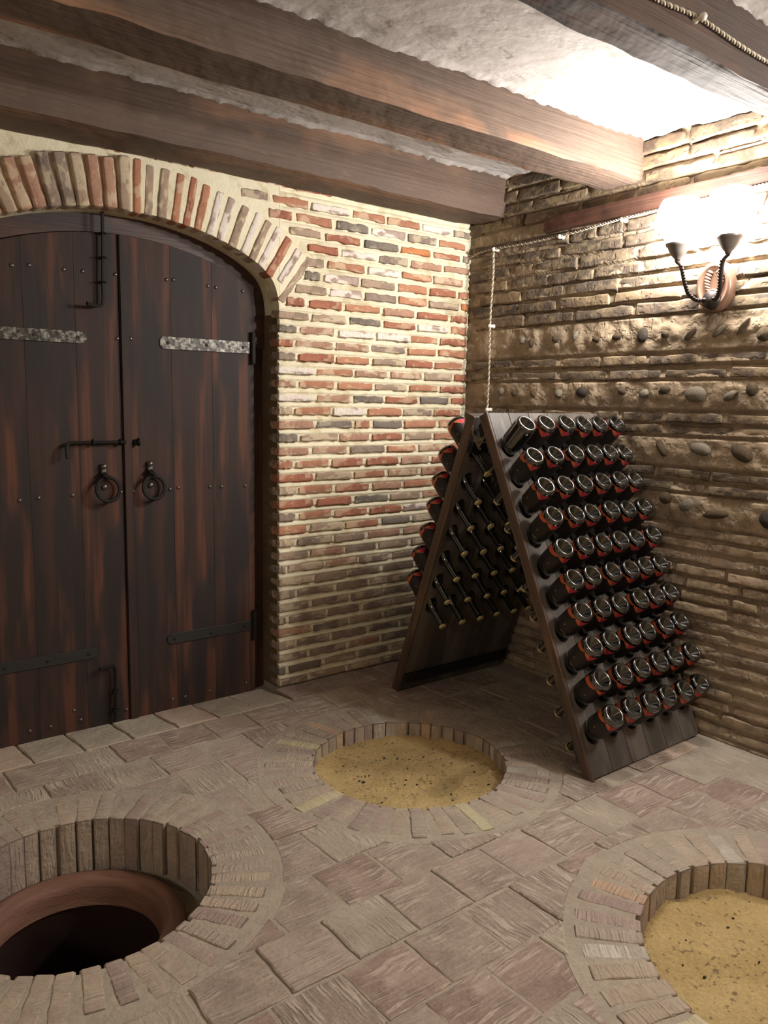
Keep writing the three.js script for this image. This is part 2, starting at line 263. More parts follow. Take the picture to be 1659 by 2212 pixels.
{
  // z of the row joints and the x of one vertical joint of each row, read off the floor
  const rows = [[0.178, 0.383, -1.972], [0.383, 0.588, -2.29], [0.588, 0.8, -2.062], [0.8, 1.02, -1.93], [1.02, 1.232, -1.992], [1.232, 1.457, -2.1], [1.457, 1.662, -1.99], [1.662, 1.868, -2.095], [1.868, 2.075, -1.958], [2.075, 2.282, -2.06], [2.282, 2.489, -1.98], [2.489, 2.696, -2.08], [2.696, 2.9, -1.95], [2.9, 3.105, -2.04], [3.105, 3.31, -1.97]];
  const P0 = 0.2065, G = 0.0045;
  let k = 0;
  for (const [z0, z1, xj] of rows) for (let i = -8; i < 10; i++) {
    const x0 = xj + i * P0, x1 = x0 + P0; if (x1 > 0.02 || x0 < -3.45) continue;
    let polys = [squareEdge(x0 + G, z0 + G, Math.min(x1, 0) - G, z1 - G, ++k)];
    for (const P of PITS) polys = polys.flatMap((p) => minusCircle(p, P.x, P.z, P.o + 0.022));
    for (const p of polys) {
      if (area(p) < 0.0012) continue;
      const m = part('floor_tile', tileGeo(p), x0 > -0.5 && rnd() < 0.6 ? tileMats[4] : pick(tileMats), floor, [0, rr(-0.0015, 0.004), 0]);
      m.geometry.translate(-(x0 + x1) / 2, 0, -(z0 + z1) / 2); m.position.x += (x0 + x1) / 2; m.position.z += (z0 + z1) / 2; m.rotation.set(rr(-0.012, 0.012), 0, rr(-0.012, 0.012));
      { const uv = m.geometry.attributes.uv, ou = rnd(), ov = rnd(); for (let q = 0; q < uv.count; q++) uv.setXY(q, uv.getX(q) + ou, uv.getY(q) + ov); }
      if (rnd() < 0.02) m.material = stoneTileMats[1];
    }
  }
  // paler row at the foot of the door, sloping down to it
  for (let i = 0; i < 13; i++) {
    const xj = -3.07 + i * 0.2, x0 = xj + rr(-0.006, 0.006), inDoor = xj < -1.3;
    const z0 = inDoor ? -0.125 : 0.0, p = squareEdge(x0 + G, z0 + G, Math.min(x0 + 0.2, 0) - G, 0.176, 500 + i, 10);
    const g = tileGeo(p); const q = g.attributes.position; for (let j = 0; j < q.count; j++) if (inDoor) q.setY(j, q.getY(j) - 0.03 * ss(0.17, -0.12, q.getZ(j)));
    g.computeVertexNormals();
    if (x0 < -0.03) part('floor_tile', g, inDoor ? stoneTileMats[i % 4 === 2 ? 1 : 0] : pick(tileMats), floor, [0, rr(0, 0.003), 0]);
  }
}

// ---------------------------------------------------------------- the door wall
const D = -0.115;                                     // plane of the door leaves
const AC = [-1.966, 0.95];                            // where the arch bricks point
const archIn = [[0, 2.222], [0.14, 2.218], [0.286, 2.196], [0.41, 2.165], [0.52, 2.125], [0.62, 2.072], [0.68, 2.02], [0.708, 1.965], [0.72, 1.9], [0.725, 1.8]];
const wallBack = structure('wall_back');
const PITCH = 0.0657;
const courseY = (x, y) => y + 0.004 * wn(x * 1.1, 4, 71, 1) + 0.0016 * wn(x * 6, y * 9, 72, 1);
const inArch = (x, y) => { const a = Math.hypot(x - AC[0], y - AC[1]); return y > 1.84 && a < 1.505 && Math.abs(x - AC[0]) / (y - AC[1]) < 0.775; };
{
  const right = archIn.map(([x, y]) => new THREE.Vector3(AC[0] + x, y, 0)), left = archIn.map(([x, y]) => new THREE.Vector3(AC[0] - x, y, 0)).reverse();
  const c = new THREE.CatmullRomCurve3([...left, ...right.slice(1)]).getPoints(70), s = new THREE.Shape();
  s.moveTo(-5.7, -0.3); s.lineTo(c[0].x, -0.3); for (const q of c) s.lineTo(q.x, q.y); s.lineTo(-1.2405, 2.75); s.lineTo(-5.7, 2.75); s.closePath();
  const g = new THREE.ExtrudeGeometry(s, { depth: 0.3, bevelEnabled: false }); g.translate(0, 0, -0.302);
  part('wall_core', triUV(g, 'x'), mortar, wallBack);
  part('pier_core', triUV(new THREE.BoxGeometry(1.541, 3.05, 0.3), 'x'), mortar, wallBack, [-0.4715, 1.225, -0.172]);
  // mortar beds: hollow under each brick, full above the one below
  const f = (x, y) => { const t = ((courseY(x, y) / PITCH) % 1 + 1) % 1; const m = inArch(x, y) ? 0 : 1; const edge = ss(0, 0.02, Math.min(-x, y > 1.9 ? 1 : x + 1.243)), fade = y > 1.9 ? ss(0, 0.05, x + 1.243) : 1; return -0.001 + fade * m * (t > 0.6 ? mix(-0.014, 0.003, ss(1, 0.68, t)) : -0.004) + fade * 0.004 * wn(x * 14, y * 26, 74, 3) - 0.006 * (1 - edge); };
  part('mortar_joint', reliefPatch(1.243, 2.46, 90, 440, f, -1.243, 0), mortar, wallBack);
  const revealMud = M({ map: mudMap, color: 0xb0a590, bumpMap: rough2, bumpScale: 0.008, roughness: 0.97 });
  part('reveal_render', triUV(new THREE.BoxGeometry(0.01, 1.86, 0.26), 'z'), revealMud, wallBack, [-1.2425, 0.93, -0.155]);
  // courses
  let n = 0;
  for (let j = 0; j < 37; j++) {
    const yc = j * PITCH + PITCH * 0.32 + (j === 0 ? 0.004 : 0);
    let x = yc > 2.15 ? -1.72 : -1.25, first = true;
    // above the springing the courses butt against the arch bricks
    while (x < -0.03) {
      const y = yc; let skip = false;
      if (inArch(x + 0.02, y + 0.03) || inArch(x + 0.02, y - 0.03)) { x += 0.006; skip = true; }
      if (skip) continue;
      let L = first ? (j % 2 ? rr(0.075, 0.11) : rr(0.16, 0.2)) : rr(0.19, 0.225); if (rnd() < 0.06) L *= 0.45;
      if (y > 1.95 && first) L = rr(0.08, 0.2);
      const end = Math.min(x + L, -0.012); L = end - x; if (L < 0.03) break;
      const b = part('brick', brickVariants[n++ % 12], null, wallBack, [x + L / 2, courseY(x, yc), 0.0045 + rr(-0.0035, 0.0035)], [rr(-0.02, 0.08), 0, rr(-0.012, 0.012)]);
      b.scale.set(L / BL, rr(0.86, 1.1), 1);
      const low = y < 0.75; b.material = low ? pick([brickMats[3], brickMats[4], brickMats[4], brickMats[5], brickMats[2]]) : pick([brickMats[0], brickMats[0], brickMats[1], brickMats[1], brickMats[2], brickMats[2], brickMats[3], brickMats[4], brickMats[5], brickMats[6], rnd() < 0.3 ? brickMats[7] : brickMats[1]]);
      if (first && y < 1.9) { b.position.z += 0.002; }
      x = end + rr(0.016, 0.03); first = false;
    }
    // ends of the corner bricks, seen on the reveal
    if (yc < 1.86) { const e = part('brick', brickVariants[(j * 5) % 12], brickMats[5], wallBack, [-1.2495, yc, -0.01 - 0.045], [0, -Math.PI / 2, 0]); e.scale.set((j % 2 ? 0.085 : 0.06) / BL, 0.95, 1); }
  }
  // arch bricks, fanning out from below
  const vl = Array.from({ length: 8 }, (_, i) => brickGeo(0.225, 0.04, 0.07, 2900 + i * 7, 0.003, 0.006));
  const inR = (a) => { let r = 1.3; for (let k = 0; k < 8; k++) { const x = Math.abs(r * Math.sin(a)); let y = archIn[archIn.length - 1][1]; for (let i = 0; i + 1 < archIn.length; i++) if (x >= archIn[i][0] && x <= archIn[i + 1][0]) y = mix(archIn[i][1], archIn[i + 1][1], (x - archIn[i][0]) / (archIn[i + 1][0] - archIn[i][0])); r = (y - AC[1]) / Math.cos(a); } return r; };
  for (let k = 0, a = -0.635; a < 0.648; k++) {
    const left = a < -0.005, w = left ? 0.046 : rr(0.031, 0.042), r0 = (Math.abs(a) > 0.57 ? Math.min(1.285, 0.728 / Math.sin(Math.abs(a))) : inR(a)) - 0.004, r1 = (left ? 1.478 : 1.487) + rr(-0.01, 0.006), L = r1 - r0, rc = (r0 + r1) / 2;
    const b = part('brick', vl[k % 8], null, wallBack, [AC[0] + rc * Math.sin(a), AC[1] + rc * Math.cos(a), (left ? 0.026 : 0.004) + rr(-0.002, 0.003)], [0, 0, Math.PI / 2 - a]);
    b.scale.set(L / 0.225, w / 0.04, 1);
    b.material = left ? pick([brickMats[2], brickMats[1], brickMats[3], brickMats[4], brickMats[3]]) : pick([brickMats[1], brickMats[3], brickMats[2], brickMats[3], brickMats[6], brickMats[0]]);
    a += (w + (left ? 0.015 : rr(0.018, 0.028))) / 1.38;
  }
  // the flat course under the beam
  for (let x = -2.75, k = 0; x < -1.05; k++) { const L = rr(0.16, 0.24); if (Math.abs(x + L / 2 - AC[0]) > 0.12 || true) { const b = part('brick', brickVariants[k % 12], pick([brickMats[0], brickMats[2], brickMats[4]]), wallBack, [x + L / 2, 2.456 + rr(-0.002, 0.002), -0.002], [0, 0, rr(-0.01, 0.01)]); b.scale.set(L / BL, 0.7, 1); } x += L + 0.02; }
}

// ---------------------------------------------------------------- door
const AR = 1.444, AY = 2.146 - AR, DX = -1.962;       // arched head of the leaves
const headY = (x) => AY + Math.sqrt(AR * AR - (x - DX) ** 2);
function plankGeo(x0, x1, y0, thick) { const s = new THREE.Shape(); s.moveTo(x0, y0); s.lineTo(x1, y0); for (let i = 0; i <= 6; i++) { const x = mix(x1, x0, i / 6); s.lineTo(x, headY(x) - 0.003); } s.closePath(); const g = new THREE.ExtrudeGeometry(s, { depth: thick - 0.002, bevelEnabled: true, bevelSize: 0.001, bevelThickness: 0.001, bevelOffset: -0.001, bevelSegments: 1 }); g.translate(0, 0, -thick + 0.001); return g; }
const rivetGeo = new THREE.SphereGeometry(0.0085, 12, 8, 0, Math.PI * 2, 0, Math.PI / 2).rotateX(Math.PI / 2).scale(1, 1, 0.8);
function rivet(leaf, x, y, z = 0, m = stud, s = 1) { const r = part('rivet', rivetGeo, m, leaf, [x, y, D + z]); r.scale.setScalar(s); return r; }
function strap(leaf, x0, x1, y, h, m, tip) {            // tip: -1 pointed at x0, 1 pointed at x1
  const s = new THREE.Shape(), c = 0.014; const pt = tip < 0 ? [[x0, y - h / 2 + c], [x0 + c, y - h / 2], [x1, y - h / 2], [x1, y + h / 2], [x0 + c, y + h / 2], [x0, y + h / 2 - c]] : [[x0, y - h / 2], [x1 - c, y - h / 2], [x1, y - h / 2 + c], [x1, y + h / 2 - c], [x1 - c, y + h / 2], [x0, y + h / 2]];
  pt.forEach((p, i) => (i ? s.lineTo(...p) : s.moveTo(...p))); s.closePath();
  const g = new THREE.ExtrudeGeometry(s, { depth: 0.004, bevelEnabled: true, bevelSize: 0.0015, bevelThickness: 0.0015, bevelSegments: 1 }); g.translate(0, 0, D);
  const o = part('strap_hinge', triUV(g, 'y'), m, leaf);
  const n = 3; for (let i = 0; i < n; i++) { const r = part('rivet', rivetGeo, m, o, [mix(x0, x1, tip < 0 ? 0.08 + 0.42 * i : 0.92 - 0.36 * i), y, D + 0.005]); r.scale.setScalar(0.95); }
  return o;
}
function ringHandle(leaf, x, yTop, cx, cy) {
  const h = sub('ring_handle', leaf);
  part('ring', new THREE.TorusGeometry(0.052, 0.0085, 10, 40), iron, h, [cx, cy, D + 0.03], [-0.12, 0.1, 0]);
  part('staple', join([tube([[x - 0.012, yTop - 0.034, D + 0.008], [x - 0.01, yTop - 0.04, D + 0.036], [x + 0.008, yTop - 0.05, D + 0.042], [x + 0.012, yTop - 0.046, D + 0.02]], 0.006, 16, 6), new THREE.CylinderGeometry(0.012, 0.012, 0.02, 12).rotateX(Math.PI / 2).translate(x, yTop - 0.04, D + 0.01)]), iron, h);
  part('plate', chamBox(0.026, 0.05, 0.014, 0.004).translate(x, yTop - 0.018, D + 0.008), wornIron, h);
  part('plate_stud', rivetGeo, stud, h, [x, yTop - 0.004, D + 0.014]).scale.setScalar(1.5);
  part('strike_stud', rivetGeo, stud, h, [x + 0.004, cy + 0.008, D + 0.001]).scale.setScalar(1.6);
}
function bolt(leaf, pts, clips) {
  const b = sub('sliding_bolt', leaf);
  part('rod', tube(pts, 0.0075, 50, 8), iron, b);
  for (const [x, y, vert] of clips) part('clip', join([new THREE.TorusGeometry(0.0115, 0.0045, 8, 20).rotateX(vert ? Math.PI / 2 : 0).rotateY(vert ? 0 : Math.PI / 2).translate(x, y, D + 0.022), new THREE.CylinderGeometry(0.006, 0.006, 0.02, 8).rotateX(Math.PI / 2).translate(x, y, D + 0.008)]), iron, b);
}
const leafL = structure('door_1'), leafR = structure('door_2');
leafL.userData.label = 'left leaf of the arched dark wood door'; leafR.userData.label = 'right leaf of the arched dark wood door';
{
  const Y0 = -0.03;
  for (const [leaf, xs] of [[leafL, [-2.614, -2.37, -2.165, -1.979]], [leafR, [-1.975, -1.742, -1.54, -1.32]]]) for (let i = 0; i < 3; i++) { const g = plankGeo(xs[i] + 0.0001, xs[i + 1] - 0.0001, Y0, 0.045); part('plank', triUV(g, 'y', rnd(), rnd()), doorMats[(i + (leaf === leafR ? 1 : 0)) % 3], leaf, [0, 0, D]); }
  part('cover_strip', triUV(plankGeo(-1.973, -1.937, Y0, 0.012), 'y', 0.13, 0.4), doorMats[1], leafR, [0, 0, D + 0.012]);
  for (const [x, y] of [[-2.404, 1.966], [-2.339, 1.974], [-2.204, 1.972], [-2.127, 1.973], [-1.989, 1.975], [-1.988, 1.705], [-2.414, 1.022], [-2.339, 1.028], [-2.2, 1.031], [-1.99, 1.033], [-2.414, 0.02], [-2.329, 0.02], [-2.227, 0.07], [-2.199, 0.02], [-1.991, 0.02]]) rivet(leafL, x, y);
  for (const [x, y] of [[-1.759, 1.977], [-1.726, 1.98], [-1.558, 1.97], [-1.518, 1.968], [-1.379, 1.964], [-1.761, 1.034], [-1.72, 1.04], [-1.561, 1.036], [-1.499, 1.033], [-1.372, 1.031], [-1.768, 0.02], [-1.702, 0.02], [-1.574, 0.02], [-1.373, 0.02]]) rivet(leafR, x, y);
  rivet(leafR, -1.929, 1.708, 0.0); rivet(leafR, -1.933, 1.034, 0.0);
  strap(leafL, -2.6, -2.119, 1.7, 0.048, wornIron, 1); strap(leafR, -1.796, -1.345, 1.7, 0.054, wornIron, -1);
  strap(leafL, -2.6, -2.118, 0.318, 0.046, darkStrap, 1); strap(leafR, -1.787, -1.345, 0.32, 0.048, darkStrap, -1);
  for (const y of [1.7, 0.322]) {
    const k = sub('hinge_knuckle', leafR);
    part('barrel', new THREE.CylinderGeometry(0.012, 0.012, 0.15, 14).translate(-1.33, y, D + 0.012), iron, k);
    part('jamb_leaf', join([chamBox(0.045, 0.05, 0.006, 0.0015).translate(-1.298, y + 0.055, D - 0.042), chamBox(0.045, 0.05, 0.006, 0.0015).translate(-1.298, y - 0.055, D - 0.042)]), darkStrap, k);
  }
  ringHandle(leafL, -2.067, 1.155, -2.056, 1.052); ringHandle(leafR, -1.857, 1.16, -1.848, 1.05);
  bolt(leafL, [[-2.045, 2.225, D + 0.022], [-2.046, 2.1, D + 0.022], [-2.051, 1.93, D + 0.022], [-2.052, 1.855, D + 0.022], [-2.064, 1.836, D + 0.026], [-2.1, 1.833, D + 0.04], [-2.13, 1.838, D + 0.05]], [[-2.045, 2.135, 1], [-2.046, 2.036, 1], [-2.05, 1.935, 1]]);
  bolt(leafL, [[-1.97, 1.257, D + 0.022], [-2.1, 1.257, D + 0.022], [-2.2, 1.257, D + 0.022], [-2.222, 1.25, D + 0.026], [-2.227, 1.222, D + 0.034], [-2.226, 1.192, D + 0.04]], [[-2.114, 1.257, 0], [-1.995, 1.257, 0]]);
  bolt(leafL, [[-2.12, 0.25, D + 0.036], [-2.075, 0.252, D + 0.03], [-2.053, 0.245, D + 0.024], [-2.048, 0.215, D + 0.022], [-2.05, 0.1, D + 0.022], [-2.054, -0.015, D + 0.022]], [[-2.048, 0.128, 1], [-2.051, 0.04, 1]]);
  part('bolt_catch', join([new THREE.TorusGeometry(0.013, 0.006, 8, 20).rotateY(Math.PI / 2).translate(-1.913, 1.256, D + 0.022), new THREE.CylinderGeometry(0.012, 0.014, 0.026, 12).rotateX(Math.PI / 2).translate(-1.92, 1.254, D + 0.012)]), iron, leafR);
  // fixed wooden frame behind the brick arch
  const fr = structure('door_frame'); fr.userData.kind = 'structure';
  const s = new THREE.Shape(); const out = archIn.map(([x, y]) => [x, y]);
  const pts = []; for (let i = 0; i <= 30; i++) { const x = mix(-0.735, 0.735, i / 30); pts.push([DX + x, Math.min(2.26, 2.29 - 0.42 * Math.abs(x) ** 2.2 - 0.05)]); }
  s.moveTo(-2.72, 2.3); s.lineTo(-1.2, 2.3); s.lineTo(-1.2, 1.7); s.lineTo(-1.319, 1.7); for (let i = 0; i <= 24; i++) { const x = mix(-1.319, -2.615, i / 24); s.lineTo(x, headY(x) + 0.002); } s.lineTo(-2.615, 1.7); s.lineTo(-2.72, 1.7); s.closePath();
  const g = new THREE.ExtrudeGeometry(s, { depth: 0.05, bevelEnabled: true, bevelSize: 0.002, bevelThickness: 0.002, bevelOffset: -0.002, bevelSegments: 1 }); g.translate(0, 0, D - 0.078);
  part('head', triUV(g, 'x'), frameWood, fr);
  for (const x of [-1.26, -2.668]) part('jamb', triUV(chamBox(0.114, 1.74, 0.06, 0.003), 'y', 0.3, 0.1), frameWood, fr, [x, 0.84, D - 0.078]);
  void out; void pts;
}

// ---------------------------------------------------------------- the old right wall
const wallRight = structure('wall_right');
// local frame of this wall: x' = z of the room, y up, z' = out into the room
const COURSES = [];                                   // [y centre, kind]
for (const y of [2.612, 2.545, 2.475, 2.415]) COURSES.push([y, 'top']);
for (const y of [2.285, 2.218, 2.152, 2.088, 2.022, 1.957, 1.893]) COURSES.push([y, 'old']);
for (const y of [1.664, 1.6, 1.405, 1.352, 1.158, 1.1]) COURSES.push([y, 'old']);
for (let y = 0.905; y > 0; y -= 0.0575) COURSES.push([y, 'mud']);
const sagR = (z) => 0.006 * wn(z * 0.9, 1, 88, 2);
const STONES = [[0.426, 1.79, 0.026, 0.034, 0.2], [0.491, 1.776, 0.022, 0.04, 0], [0.651, 1.788, 0.034, 0.03, 0.6], [0.78, 1.795, 0.02, 0.045, -0.3], [0.904, 1.772, 0.034, 0.026, 0], [1.02, 1.778, 0.04, 0.026, 0.6], [1.163, 1.776, 0.046, 0.058, 0, 2], [1.28, 1.777, 0.034, 0.026, 0.2], [1.405, 1.772, 0.058, 0.02, 0.85], [1.539, 1.776, 0.06, 0.022, 0.7], [1.643, 1.79, 0.065, 0.016, 0.9], [1.735, 1.752, 0.055, 0.05, 0.5], [0.285, 1.519, 0.034, 0.036, 0.4], [0.381, 1.514, 0.032, 0.032, 0], [0.519, 1.512, 0.024, 0.04, 0.2], [0.686, 1.51, 0.036, 0.04, -0.5], [0.831, 1.519, 0.052, 0.044, 0, 2], [1.068, 1.524, 0.034, 0.036, 0.3], [1.19, 1.511, 0.044, 0.036, 0], [1.294, 1.528, 0.05, 0.03, 0.2], [1.449, 1.51, 0.082, 0.058, 0.08, 0], [1.61, 1.505, 0.055, 0.03, 0.5], [1.699, 1.532, 0.04, 0.05, 0.2], [1.298, 1.268, 0.07, 0.034, -0.95], [1.49, 1.274, 0.082, 0.046, -0.25], [1.676, 1.27, 0.085, 0.05, -0.55], [1.339, 1.043, 0.055, 0.045, 0.3], [1.447, 1.022, 0.065, 0.05, 0.5], [1.583, 0.997, 0.098, 0.034, 0.12], [1.81, 1.0, 0.06, 0.062, 0, 2], [0.9, 1.27, 0.06, 0.04, 0.4], [0.6, 1.26, 0.05, 0.04, 0], [0.3, 1.27, 0.05, 0.035, -0.4], [0.95, 1.02, 0.07, 0.04, 0.3], [0.5, 1.01, 0.06, 0.045, 0], [2.0, 1.27, 0.07, 0.05, 0.3], [2.2, 1.5, 0.08, 0.05, 0], [2.1, 1.77, 0.06, 0.04, 0.6]];
const Z1 = 3.3, ZPART = 1.98;
{
  part('wall_core', triUV(new THREE.BoxGeometry(0.3, 3.1, 6), 'z'), mud, wallRight, [0.172, 1.25, 2.7]);
  const f = (z, y) => {
    const yy = y - sagR(z) - (y < 0.95 ? 0.005 * wn(z * 3, y * 4, 89, 2) : 0); let k = 0, inC = false;
    for (const [yc, kind] of COURSES) { const t = yy - yc, half = kind === 'mud' ? 0.029 : 0.033; if (t > -half && t <= half) { inC = true; const u = (t + half) / (2 * half); k = kind === 'mud' ? mix(-0.006, 0.006, ss(0, 0.7, 1 - u)) - 0.004 : mix(-0.009, 0.006, ss(0.9, 0.25, u) * ss(0.0, 0.1, u)); if (u < 0.12) k = kind === 'mud' ? -0.009 : -0.012; } }
    let h = inC ? k : 0.003;
    for (const [sz, sy, a, b] of STONES) { const d = Math.hypot((z - sz) / (a * 1.5), (yy - sy) / (b * 1.6)); if (d < 1.4) h += 0.007 * ss(1.4, 0.7, d); }
    return h - 0.004 + 0.008 * wn(z * 4, y * 7, 91, 2) + (inC ? 0.004 : 0.009) * wn(z * 18, y * 22, 93, 3) - 0.01 * ss(0.16, 0.0, z);
  };
  const g = reliefPatch(Z1 + 0.02, 2.66, 360, 330, f, -0.02, 0); g.rotateY(-Math.PI / 2); part('mortar_joint', g, mud, wallRight);
  let n = 0; const far = new Map();      // bricks past the edge of the picture are joined, by material
  for (const [yc, kind] of COURSES) {
    let z = rr(-0.02, 0.1);
    while (z < Z1) {
      let L = yc > 1.8 ? rr(0.23, 0.35) : rr(0.21, 0.31); if (rnd() < 0.12) L *= 0.5;
      const deep = kind === 'mud' ? rr(-0.003, 0.004) : rr(0.001, 0.008);
      if (!(kind === 'old' && yc > 2.2 && yc < 2.3 && z + L > 0.5 && yc > 2.3)) {
        const b = part('brick', oldVariants[n++ % 12], kind === 'mud' ? pick(mudBrickMats) : kind === 'top' ? pick([oldMats[2], oldMats[3], oldMats[0]]) : pick([oldMats[0], oldMats[1], oldMats[0], oldMats[2]]), wallRight, [-deep, yc + sagR(z + L / 2) + (kind === 'mud' ? 0.005 * wn((z + L / 2) * 3, yc * 4, 89, 2) : 0) + rr(-0.002, 0.002), z + L / 2], [0, -Math.PI / 2, 0]);
        b.rotateZ(rr(-0.016, 0.016)); b.rotateX(rr(-0.12, 0.04)); b.scale.set(L / 0.25, kind === 'mud' ? rr(0.78, 1.0) : kind === 'top' ? rr(1.05, 1.25) : yc > 1.8 ? rr(1.08, 1.28) : rr(0.85, 1.0), 1);
        if (z > ZPART) { wallRight.remove(b); b.updateMatrix(); const q = b.geometry.clone().applyMatrix4(b.matrix); far.set(b.material, [...(far.get(b.material) ?? []), q]); }
      }
      z += L + rr(0.014, 0.03);
    }
  }
  for (const [m, list] of far) part('brickwork', mergeGeometries(list), m, wallRight).userData.kind = 'stuff';
  const sv = Array.from({ length: 6 }, (_, i) => { const q = smooth(new THREE.IcosahedronGeometry(1, 3)), p = q.attributes.position; for (let j = 0; j < p.count; j++) { const k = 1 + 0.16 * wn(p.getX(j) * 1.4 + i * 9, p.getY(j) * 1.4 + p.getZ(j), 300 + i, 3); p.setXYZ(j, p.getX(j) * k, p.getY(j) * k, p.getZ(j) * k); } q.computeVertexNormals(); return triUV(q, 'y'); });
  STONES.forEach(([z, y, a, b, rot, mi], i) => { const s = part('stone', sv[i % 6], stoneMats[mi ?? (i % 3 === 0 ? 0 : 1)], wallRight, [-0.004, y + sagR(z), z], [0, -Math.PI / 2, 0]); s.rotateZ(rot); s.scale.set(a * 0.62, b * 0.62, 0.024); });
}
// the room behind the camera
{
  const wl = structure('wall_left'); part('wall_core', triUV(new THREE.BoxGeometry(0.3, 3.1, 6.4), 'z'), wallPlain, wl, [-5.55, 1.25, 2.6]);
  const wf = structure('wall_front'); part('wall_core', triUV(new THREE.BoxGeometry(6.2, 3.1, 0.3), 'x'), wallPlain, wf, [-2.7, 1.25, 5.65]);
}
// ---------------------------------------------------------------- ceiling
const BEAMS = [[0.004, 0.256], [0.888, 1.106], [1.862, 2.003], [2.85, 3.07], [3.85, 4.07], [4.85, 5.07]];
const ceiling = structure('ceiling');
{
  part('slab', triUV(new THREE.BoxGeometry(6.3, 0.2, 6.4), 'x'), plaster, ceiling, [-2.7, 2.79, 2.6]);
  const g = reliefPatch(4.4, 3.2, 300, 170, (x, z) => { let e = 9; for (const [a, b] of BEAMS) e = Math.min(e, Math.abs(z - a), Math.abs(z - b)); e = Math.min(e, -x); return -0.01 * wn(x * 2, z * 2, 61, 2) + 0.004 * wn(x * 11, z * 13, 62, 3) - 0.0 + 0.016 * ss(0.03, 0, e) * (0.7 + 0.9 * wn(x * 34, z * 12, 63, 3)); }, -4.4, 0);
  g.rotateX(Math.PI / 2); g.translate(0, 2.652, 0); // plane x,y -> x,z facing down
  part('plaster_face', g, plaster, ceiling);
}
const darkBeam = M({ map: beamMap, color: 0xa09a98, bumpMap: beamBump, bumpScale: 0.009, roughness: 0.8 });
function beam(z0, z1, yb, label, seed, wood = beamWood) {
  const L = 5.6, h = 2.70 - yb, d = z1 - z0, g = new THREE.BoxGeometry(L, h, d, 110, 6, 6), p = g.attributes.position;
  for (let i = 0; i < p.count; i++) {
    let x = p.getX(i), y = p.getY(i), z = p.getZ(i); const cor = Math.abs(y) > h / 2 - 1e-4 && Math.abs(z) > d / 2 - 1e-4 ? 1 : 0;
    y += 0.006 * wn(x * 1.2, z * 4, seed, 2) + 0.004 * wn(x * 9, z * 14, seed + 1, 2) + (cor ? -Math.sign(y) * (0.004 + 0.005 * wn(x * 8, y, seed + 2, 2)) : 0);
    z += 0.006 * wn(x * 1.1, y * 4, seed + 3, 2) + 0.004 * wn(x * 10, y * 16, seed + 4, 2) + (cor ? -Math.sign(z) * (0.004 + 0.006 * wn(x * 8, y + 3, seed + 5, 2)) : 0);
    p.setXYZ(i, x, y, z);
  }
  const n = triUV(g, 'x', seed * 0.37, seed * 0.71), uv = n.attributes.uv; const s = mergeVertices(n, 1e-5); void uv; s.computeVertexNormals();
  const o = mesh(numbered('ceiling_beam'), s, wood); o.position.set(-L / 2 + 0.02, yb + h / 2, (z0 + z1) / 2);
  return tag(o, label, 'beam', null, 'thing');
}
beam(...BEAMS[0], 2.443, 'brown timber ceiling beam running along the top of the brick door wall', 11);
beam(...BEAMS[1], 2.464, 'hewn brown timber beam crossing the ceiling, second out from the door wall', 22);
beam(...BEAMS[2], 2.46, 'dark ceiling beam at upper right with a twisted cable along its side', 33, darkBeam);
beam(...BEAMS[3], 2.46, 'timber ceiling beam standing furthest from the door wall, past the dark beam', 44);
{
  const g = new THREE.BoxGeometry(2.9, 0.068, 0.05, 60, 3, 2), p = g.attributes.position;
  for (let i = 0; i < p.count; i++) { const x = p.getX(i); p.setXYZ(i, x, p.getY(i) + 0.005 * wn(x * 3, p.getY(i) * 9, 51, 2), p.getZ(i) + 0.004 * wn(x * 6, p.getY(i) * 20, 52, 2)); }
  triUV(g, 'x'); g.computeVertexNormals();
  const o = mesh('timber_strip', g, M({ map: beamMap, color: 0x9c7c6c, bumpMap: beamBump, bumpScale: 0.006, roughness: 0.8 })); o.position.set(-0.02, 2.366, 0.572 + 1.45); o.rotation.set(0, -Math.PI / 2, 0); o.rotateZ(0.012);
  tag(o, 'thin reddish timber strip let into the old wall above the lamp', 'timber strip', null, 'thing');
}

